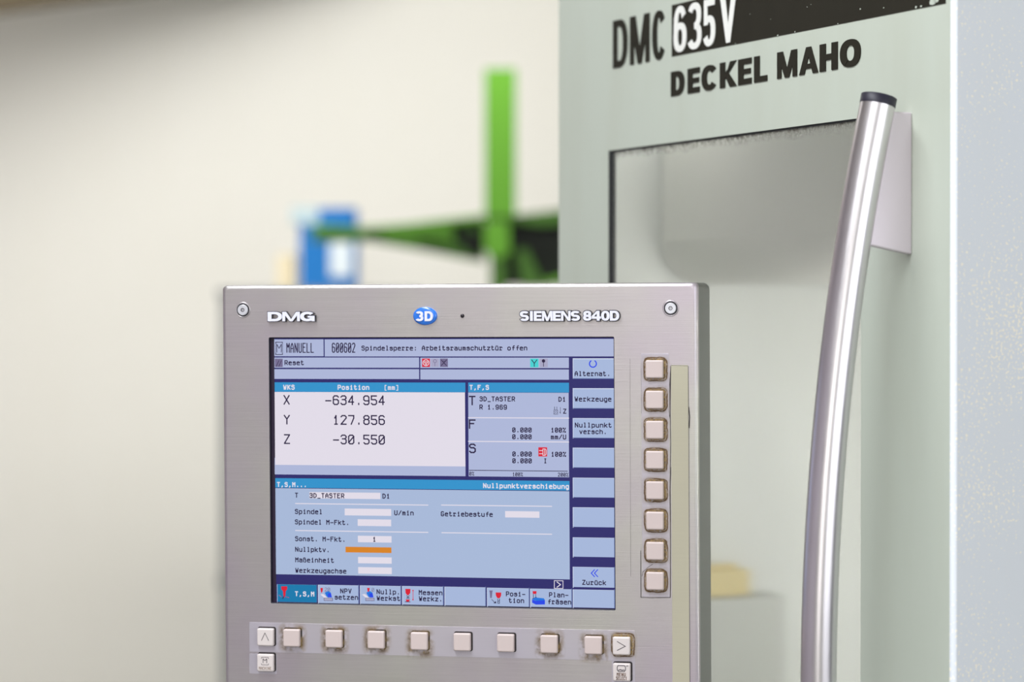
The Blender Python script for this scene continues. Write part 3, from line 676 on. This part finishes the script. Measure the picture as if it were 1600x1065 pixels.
# side cover with its rounded front edge, and the rest of the body shell
q = MB(); prof = [(uF, 0.0)] + [(uF + RB*math.sin(a*math.pi/16), RB - RB*math.cos(a*math.pi/16)) for a in range(1, 9)] + [(uF + RB, 1.3), (uF + RB - .02, 1.3), (uF + RB - .02, .03), (uF, TH)]
q.add([(x, y, .04) for x, y in prof] + [(x, y, TOP) for x, y in prof], [(i, i+1, i+1+len(prof), i+len(prof)) for i in range(len(prof)-1)], smooth=False)
for i in range(8): q.sm[i] = True
n_ = len(prof); q.add([(x, y, TOP) for x, y in prof], [tuple(range(n_))])
sd = q.build('side_cover', M['paint_side'], machine); sd['label'] = 'pale blue grey side cover speckled with fine splashes'
q = MB(); q.box((0, TH, .04), (.02, 1.3, TOP)); q.box((.02, 1.28, .04), (uF - .014, 1.3, TOP)); q.box((.02, TH, TOP - .02), (uF - .014, 1.28, TOP)); q.box((.02, TH, .0), (uF - .014, 1.28, .04))
q.build('body_shell', M['paint'], machine, fix=False)
# window
g_r = .0035
q = MB()
for a, b in (((wx0, .0005, wz0), (wx0 + .0075, .006, wz1)), ((wx1 - .002, .0015, wz0), (wx1, .006, wz1)), ((wx0, .0010, wz1 - .0016), (wx1, .006, wz1)), ((wx0, .0015, wz0), (wx1, .006, wz0 + g_r))): q.box(a, b)
q.build('window_seal', M['rubber'], machine, fix=False)
m = bpy.data.materials.new('clouded_polycarbonate'); nt, b = nodes(m)
b.inputs['Base Color'].default_value = srgb(205, 207, 196); b.inputs['Roughness'].default_value = .18; b.inputs['Specular IOR Level'].default_value = .25
tr = N(nt, 'ShaderNodeBsdfRefraction'); tr.inputs['IOR'].default_value = 1.12; tr.inputs['Roughness'].default_value = .16; mx = N(nt, 'ShaderNodeMixShader')
hz = noise(nt, coords(nt), 3.0, 1, .4); edge = N(nt, 'ShaderNodeMapRange'); nt.links.new(hz, edge.inputs[0])
edge.inputs[1].default_value = .3; edge.inputs[2].default_value = .7; edge.inputs[3].default_value = .80; edge.inputs[4].default_value = .74
tcz = N(nt, 'ShaderNodeTexCoord'); sz = N(nt, 'ShaderNodeSeparateXYZ'); nt.links.new(tcz.outputs['Object'], sz.inputs[0])
gn = noise(nt, coords(nt), 220.0, 3, .7); gb = noise(nt, coords(nt), 25.0, 3, .6)
dz_ = math_(nt, 'ADD', math_(nt, 'SUBTRACT', wz1, sz.outputs[2]), math_(nt, 'MULTIPLY_ADD', gb, -.012, .004))
gr = math_(nt, 'MULTIPLY', ramp(nt, math_(nt, 'MULTIPLY', dz_, 50.0), [(0.0, (1, 1, 1, 1)), (.16, (.5, .5, .5, 1)), (.45, (0, 0, 0, 1))]), ramp(nt, gn, [(.42, (0, 0, 0, 1)), (.6, (1, 1, 1, 1))]))
nt.links.new(mixc(nt, gr, srgb(205, 207, 196), srgb(92, 86, 74)), b.inputs['Base Color'])
nt.links.new(math_(nt, 'MULTIPLY_ADD', gr, -.55, edge.outputs[0], clamp=True), mx.inputs[0]); nt.links.new(b.outputs[0], mx.inputs[1]); nt.links.new(tr.outputs[0], mx.inputs[2])
nt.links.new(mx.outputs[0], nt.nodes['Material Output'].inputs[0])
q = MB(); q.box((wx0 + .001, .0022, wz0 + .001), (wx1 - .001, .0055, wz1 - .001)); pane = q.build('window_pane', m, machine); pane['label'] = 'slightly clouded clear window pane'
# grime along the top edge of the pane
# cabin behind the window
q = MB(); L0, L1, D0, D1, Z0, Z1 = .03, uF - .03, .03, 1.2, wz0 - .10, wz1 + .14
V = [(L0, D0, Z0), (L1, D0, Z0), (L1, D1, Z0), (L0, D1, Z0), (L0, D0, Z1), (L1, D0, Z1), (L1, D1, Z1), (L0, D1, Z1)]
q.add(V, [(0, 1, 2, 3), (4, 7, 6, 5), (0, 3, 7, 4), (1, 5, 6, 2), (2, 6, 7, 3)])
q.build('cabin_liner', M['liner'], machine, fix=False)
def mloc(x, y, dep):
    """pixel -> local point at depth dep behind the front"""
    d = MMI.to_3x3() @ ray(x, y); cl = MMI @ CAM; t = (dep - cl.y) / d.y; return cl + d * t
a = mloc(1037, 300, .10); hb = mloc(1200, 440, .10)
pr = [(.10, Z1), (.10, hb.z + .045)] + [(.10 + .045*(1 - math.cos(t*math.pi/16)), hb.z + .045 - .045*math.sin(t*math.pi/16)) for t in range(1, 9)] + [(.6, hb.z), (.6, Z1)]
q = MB(); nP = len(pr)
q.add([(a.x, y, z) for y, z in pr] + [(.56, y, z) for y, z in pr], [(i, (i+1) % nP, (i+1) % nP + nP, i + nP) for i in range(nP)], 0)
for i in range(1, 10): q.sm[i] = True
q.add([(a.x, y, z) for y, z in pr], [tuple(range(nP))]); q.add([(.56, y, z) for y, z in pr], [tuple(range(nP))])
q.build('spindle_housing', M['spindle'], machine)['label'] = 'grey spindle housing inside the cabin'
a = mloc(1228, 990, .23); t0 = mloc(1150, 925, .2)
q = MB(); q.box((L0 + .002, .10, Z0), (a.x, .23, t0.z)); q.build('work_table', M['table'], machine)
t1 = mloc(1186, 880, .21)
q = MB(); q.box((L0 + .004, .12, t0.z + .0005), (t1.x, .20, t1.z - .006)); q.box((L0 + .01, .13, t1.z - .006), (t1.x - .01, .19, t1.z))
q.build('yellow_fixture', M['yellow'], machine)['label'] = 'yellow piece on the table inside'
i2 = bpy.data.lights.new('cabin_top_lamp', 'AREA'); i2.shape = 'RECTANGLE'; i2.size = .12; i2.size_y = .06; i2.energy = .2  # added unseen fill to brighten the strip left of the spindle
i2o = bpy.data.objects.new('cabin_top_lamp', i2); COL.objects.link(i2o); i2o.parent = machine; i2o.location = (.13, .06, Z1 - .01)
il = bpy.data.lights.new('cabin_lamp', 'AREA'); il.shape = 'RECTANGLE'; il.size = .5; il.size_y = .25; il.energy = 2.8; il.color = (1, 1, .97)
ilo = bpy.data.objects.new('cabin_lamp', il); COL.objects.link(ilo); ilo.parent = machine; ilo.location = (uF - .05, .30, CAM.z - .18); ilo.rotation_euler = (0, math.radians(90), 0)
# signs on the front
bx0, bz0 = F_(1050, 88.6); bx1, _ = F_(1478, 3); bz1 = F_(1050, 8.2)[1]
q = MB(); q.box((bx0, -.0004, bz0), (bx1, .0001, bz1)); q.build('black_stripe', M['ink'], machine)['label'] = 'black stripe behind the number, chipped at its right end'
q = MB()
for x, y, r in ((1432, 11.2, 2.4), (1440, 9.6, 1.8), (1458, 2.4, 5.5), (1463, .6, 4.6), (1216, 55.4, 1.4), (1243, 49.6, 1.3), (1310, 37, 1.0), (1150, 68, 1.0), (1262, 11, .8), (1268, 7, .7), (1345, 14, 1.2), (1382, 12, 1.0), (1205, 30, .6), (1173, 22, .6)):
    cx_, cz_ = F_(x, y); r *= 2.2 / F
    pts = [(cx_ + r*random.uniform(.6, 1.5)*1.4*math.cos(t*math.pi/4), -.0006, cz_ + r*random.uniform(.5, 1.2)*math.sin(t*math.pi/4)) for t in range(8)]
    q.add(pts, [tuple(range(8))])
q.build('paint_chip', M['paint'], machine, fix=False)['kind'] = 'stuff'
def letters(name, spec, zb, zt, wvf, wh, m, yf=-.0008, label=None):
    q = MB(); H = zt - zb
    for ch, xa, xb in spec:
        a = F_(xa, 200)[0]; b = F_(xb, 200)[0]; W = (b - a) / H
        sign(q, heavy(ch, W, wvf, wh), a, zb, H, H, yf, 0)
    o = q.build(name, m, machine, fix=False)
    if label: o['label'] = label
    return o
zb = F_(958.5, 107)[1]; zt = F_(958.5, 33)[1]
letters('sign_lettering', [('D', 958.5, 981), ('M', 985, 1015.5), ('C', 1020, 1040.5)], zb, zt, .20, .14, M['ink'], label='black letters DMC')
zb = F_(1054, 83.3)[1]; zt = F_(1054, 11.6)[1]
letters('sign_lettering', [('6', 1054, 1073.5), ('3', 1075.5, 1097), ('5', 1099.5, 1118.5), ('V', 1126, 1151.5)], zb, zt, .18, .14, M['ink_white'], yf=-.0010, label='white characters 635 V')
zb = F_(1049, 150.8)[1]; zt = F_(1049, 112.6)[1]
letters('sign_lettering', [('D', 1049, 1070), ('E', 1075, 1094), ('C', 1097, 1121.5), ('K', 1125.5, 1151.5), ('E', 1154, 1175), ('L', 1179, 1199.5),
        ('M', 1215, 1246), ('A', 1249.5, 1279), ('H', 1281.5, 1309.5), ('O', 1313.5, 1345.5)], zb, zt, .42, .22, M['ink'], label='black letters DECKEL MAHO')
# handle: curved tube, caps, brackets
hu = F_(1421, 300)[0]
def hl(x, y):
    """pixel -> local point in the plane across the front through the brackets"""
    d = MMI.to_3x3() @ ray(x, y); cl = MMI @ CAM; t = (hu - cl.x) / d.x; return cl + d * t
path = [hl(1279 + 1.098e-4 * (1080 - y)**2, y) for y in range(164, 1081, 36)]
zm = hl(1279, 1080).z
path = path + [Vector((p.x, p.y, 2*zm - p.z)) for p in path[::-1]]
def tube(path, r, seg=40):
    ls = []
    for i, p in enumerate(path):
        t = (path[min(i+1, len(path)-1)] - path[max(i-1, 0)]).normalized()
        e1 = Vector((1, 0, 0)); e1 = (e1 - t * e1.dot(t)).normalized(); e2 = t.cross(e1)
        ls.append([tuple(p + (e1*math.cos(a*2*math.pi/seg) + e2*math.sin(a*2*math.pi/seg)) * r) for a in range(seg)])
    return ls
HR = 28.0 * 2.06 / F
hd = empty('door_handle', Matrix.Identity(4), '', ''); del hd['label']; del hd['category']; hd.parent = machine
hd['label'] = 'curved polished steel tube handle'
q = MB(); q.loops(tube(path, HR), smooth=True); q.build('tube', M['chrome'], hd)
for a, b in ((path[0], path[1]), (path[-1], path[-2])):
    t = (a - b).normalized(); L = 14.5 * 2.06 / F
    q = MB(); ls = tube([a - t*.0005, a + t*L*.94, a + t*L], HR + .0002); ls[2] = [tuple(Vector(p).lerp(a + t*L, .06)) for p in ls[2]]
    q.loops(ls, cap1=True, smooth=True); q.sm[-1] = False; q.build('end_cap', M['cap'], hd)
# bracket plates between door and tube
b1, b2, b3, b4 = hl(1421.5, 176), hl(1421.5, 397.5), hl(1345, 381), hl(1378, 174)
th = .004
for k in (0, 1):
    cs = [b1, b2, b3, b4]
    if k: cs = [Vector((p.x, p.y, 2*zm - p.z)) for p in cs]
    cs[0].y = cs[1].y = 0
    q = MB(); q.add([(p.x - th, p.y, p.z) for p in cs] + [(p.x + th, p.y, p.z) for p in cs], [(0, 1, 2, 3), (7, 6, 5, 4), (0, 4, 5, 1), (1, 5, 6, 2), (2, 6, 7, 3), (3, 7, 4, 0)])
    o = q.build('bracket', M['bracket'], hd)
    bv = o.modifiers.new('b', 'BEVEL'); bv.width = .0012; bv.segments = 2

# ================================================================== BACKGROUND THINGS
DG = 8.3
def W_(x, y, D=DG): return at(x, y, D)
g0 = W_(781, 400); base = Matrix.Translation((g0.x, g0.y, 0)); gi = base.inverted()
jib = empty('workshop_crane', base, 'lime green steel stand with square post and tapered side arm, far behind', 'crane')
def gl(x, y): p = gi @ W_(x, y); return p.x, p.z
q = MB(); x0, z1 = gl(758, 110); x1, z0_ = gl(806, 338); q.loops([[(x0, -.05, z), (x1, -.05, z), (x1, .05, z), (x0, .05, z)] for z in (z0_, z1)], cap0=True, cap1=True)
q.build('upper_post', M['green'], jib)
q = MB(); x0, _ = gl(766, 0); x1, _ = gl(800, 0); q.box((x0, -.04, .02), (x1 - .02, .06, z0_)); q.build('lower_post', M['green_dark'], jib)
q = MB(); q.box((x0 - .25, -.3, 0), (x1 + .25, .3, .02)); q.build('foot_plate', M['green'], jib)
# arm: web coloured near black for recess shade, between green flanges and ribs
def strip(name, pts, y0, y1, m, par):
    q = MB(); l = [gl(*p) for p in pts]; n = len(l)
    q.add([(a, y0, b) for a, b in l] + [(a, y1, b) for a, b in l], [tuple(range(n)), tuple(range(2*n-1, n-1, -1))] + [(i, (i+1) % n, (i+1) % n + n, i + n) for i in range(n)])
    return q.build(name, m, par)
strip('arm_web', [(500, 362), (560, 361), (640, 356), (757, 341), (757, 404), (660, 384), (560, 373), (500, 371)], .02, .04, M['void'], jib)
strip('arm_flange', [(488, 351), (560, 356), (640, 350), (757, 336), (757, 343), (640, 358), (575, 362), (488, 360)], -.04, .05, M['green'], jib)
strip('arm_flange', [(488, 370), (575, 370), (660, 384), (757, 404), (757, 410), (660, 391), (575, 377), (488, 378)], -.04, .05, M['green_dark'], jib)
strip('arm_rib', [(492, 360), (566, 362), (566, 372), (492, 371)], -.01, .04, M['green'], jib)
strip('arm_rib', [(594, 358), (650, 354), (654, 378), (640, 384), (604, 376)], -.02, .04, M['green'], jib)
strip('arm_rib', [(650, 357), (706, 350), (710, 380), (654, 374)], -.02, .04, M['green'], jib)
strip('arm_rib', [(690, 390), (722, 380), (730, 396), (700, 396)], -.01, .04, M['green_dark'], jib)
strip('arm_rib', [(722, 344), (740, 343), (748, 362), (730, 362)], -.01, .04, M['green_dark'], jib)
strip('arm_boss', [(757, 350), (768, 344), (794, 346), (797, 392), (787, 402), (766, 402), (757, 390)], -.045, .05, M['green'], jib)
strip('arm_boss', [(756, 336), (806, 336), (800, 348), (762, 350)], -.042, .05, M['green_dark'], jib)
strip('arm_web', [(790, 336), (895, 336), (895, 446), (790, 446)], .02, .04, M['void'], jib)  # near-black sheet in place of the dark open recess
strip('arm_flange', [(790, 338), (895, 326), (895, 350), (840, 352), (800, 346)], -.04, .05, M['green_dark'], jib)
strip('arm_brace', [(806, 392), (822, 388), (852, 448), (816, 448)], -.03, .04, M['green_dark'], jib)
strip('arm_brace', [(845, 440), (895, 426), (895, 436), (845, 450)], -.03, .04, M['green'], jib)

# shelf rack carrying the blue unit (its top is just hidden by the control panel)
DB = 9.2; r0 = at(500, 452, DB)
rack = empty('shelf_rack', Matrix.Translation((r0.x, r0.y, 0)), 'grey metal shelf rack by the rear wall, under the blue cabinet', 'shelf')
q = MB(); q.box((-.35, -.18, r0.z - .03), (.35, .22, r0.z)); q.build('shelf', M['grey_metal'], rack)
q = MB(); q.box((-.35, -.18, .6), (.35, .22, .63)); q.build('shelf', M['grey_metal'], rack)
for sx in (-.34, .31):
    for sy in (-.175, .185):
        q = MB(); q.box((sx, sy, 0), (sx + .03, sy + .03, r0.z - .03)); q.build('leg', M['grey_metal'], rack)
blue = empty('blue_cabinet', Matrix.Translation(r0), 'small bright blue cabinet with pale door panel and grey lid, blurred against the wall', 'cabinet')
bi = Matrix.Translation(r0).inverted()
def bl_(x, y): p = bi @ at(x, y, DB); return p.x, p.z
def bbox(name, xa, ya, xb, yb, y0, y1, m):
    a = bl_(xa, ya); b = bl_(xb, yb); q = MB(); q.box((a[0], y0, max(b[1], 0)), (b[0], y1, a[1])); return q.build(name, m, blue)
bbox('body', 470, 352, 558, 460, -.05, .10, M['blue'])
bbox('top_box', 500, 326, 557, 352, -.06, .10, M['blue'])
bbox('grey_lid', 457, 324, 500, 350, -.055, .10, M['blue_grey'])
bbox('lid_edge', 470, 350, 500, 353, -.058, .10, M['blue'])
bbox('door_panel', 517, 378, 551, 432, -.056, -.05, M['label'])
cb = at(445, 452, DB); q = MB(); ax = at(434, 0, DB).x; bx = at(462, 0, DB).x; q.box((ax, r0.y - .04, r0.z), (bx, r0.y + .08, at(445, 398, DB).z))
o = q.build('carton', M['card']); o['label'] = 'small beige carton left of the blue cabinet on the shelf rack'; o['category'] = 'box'
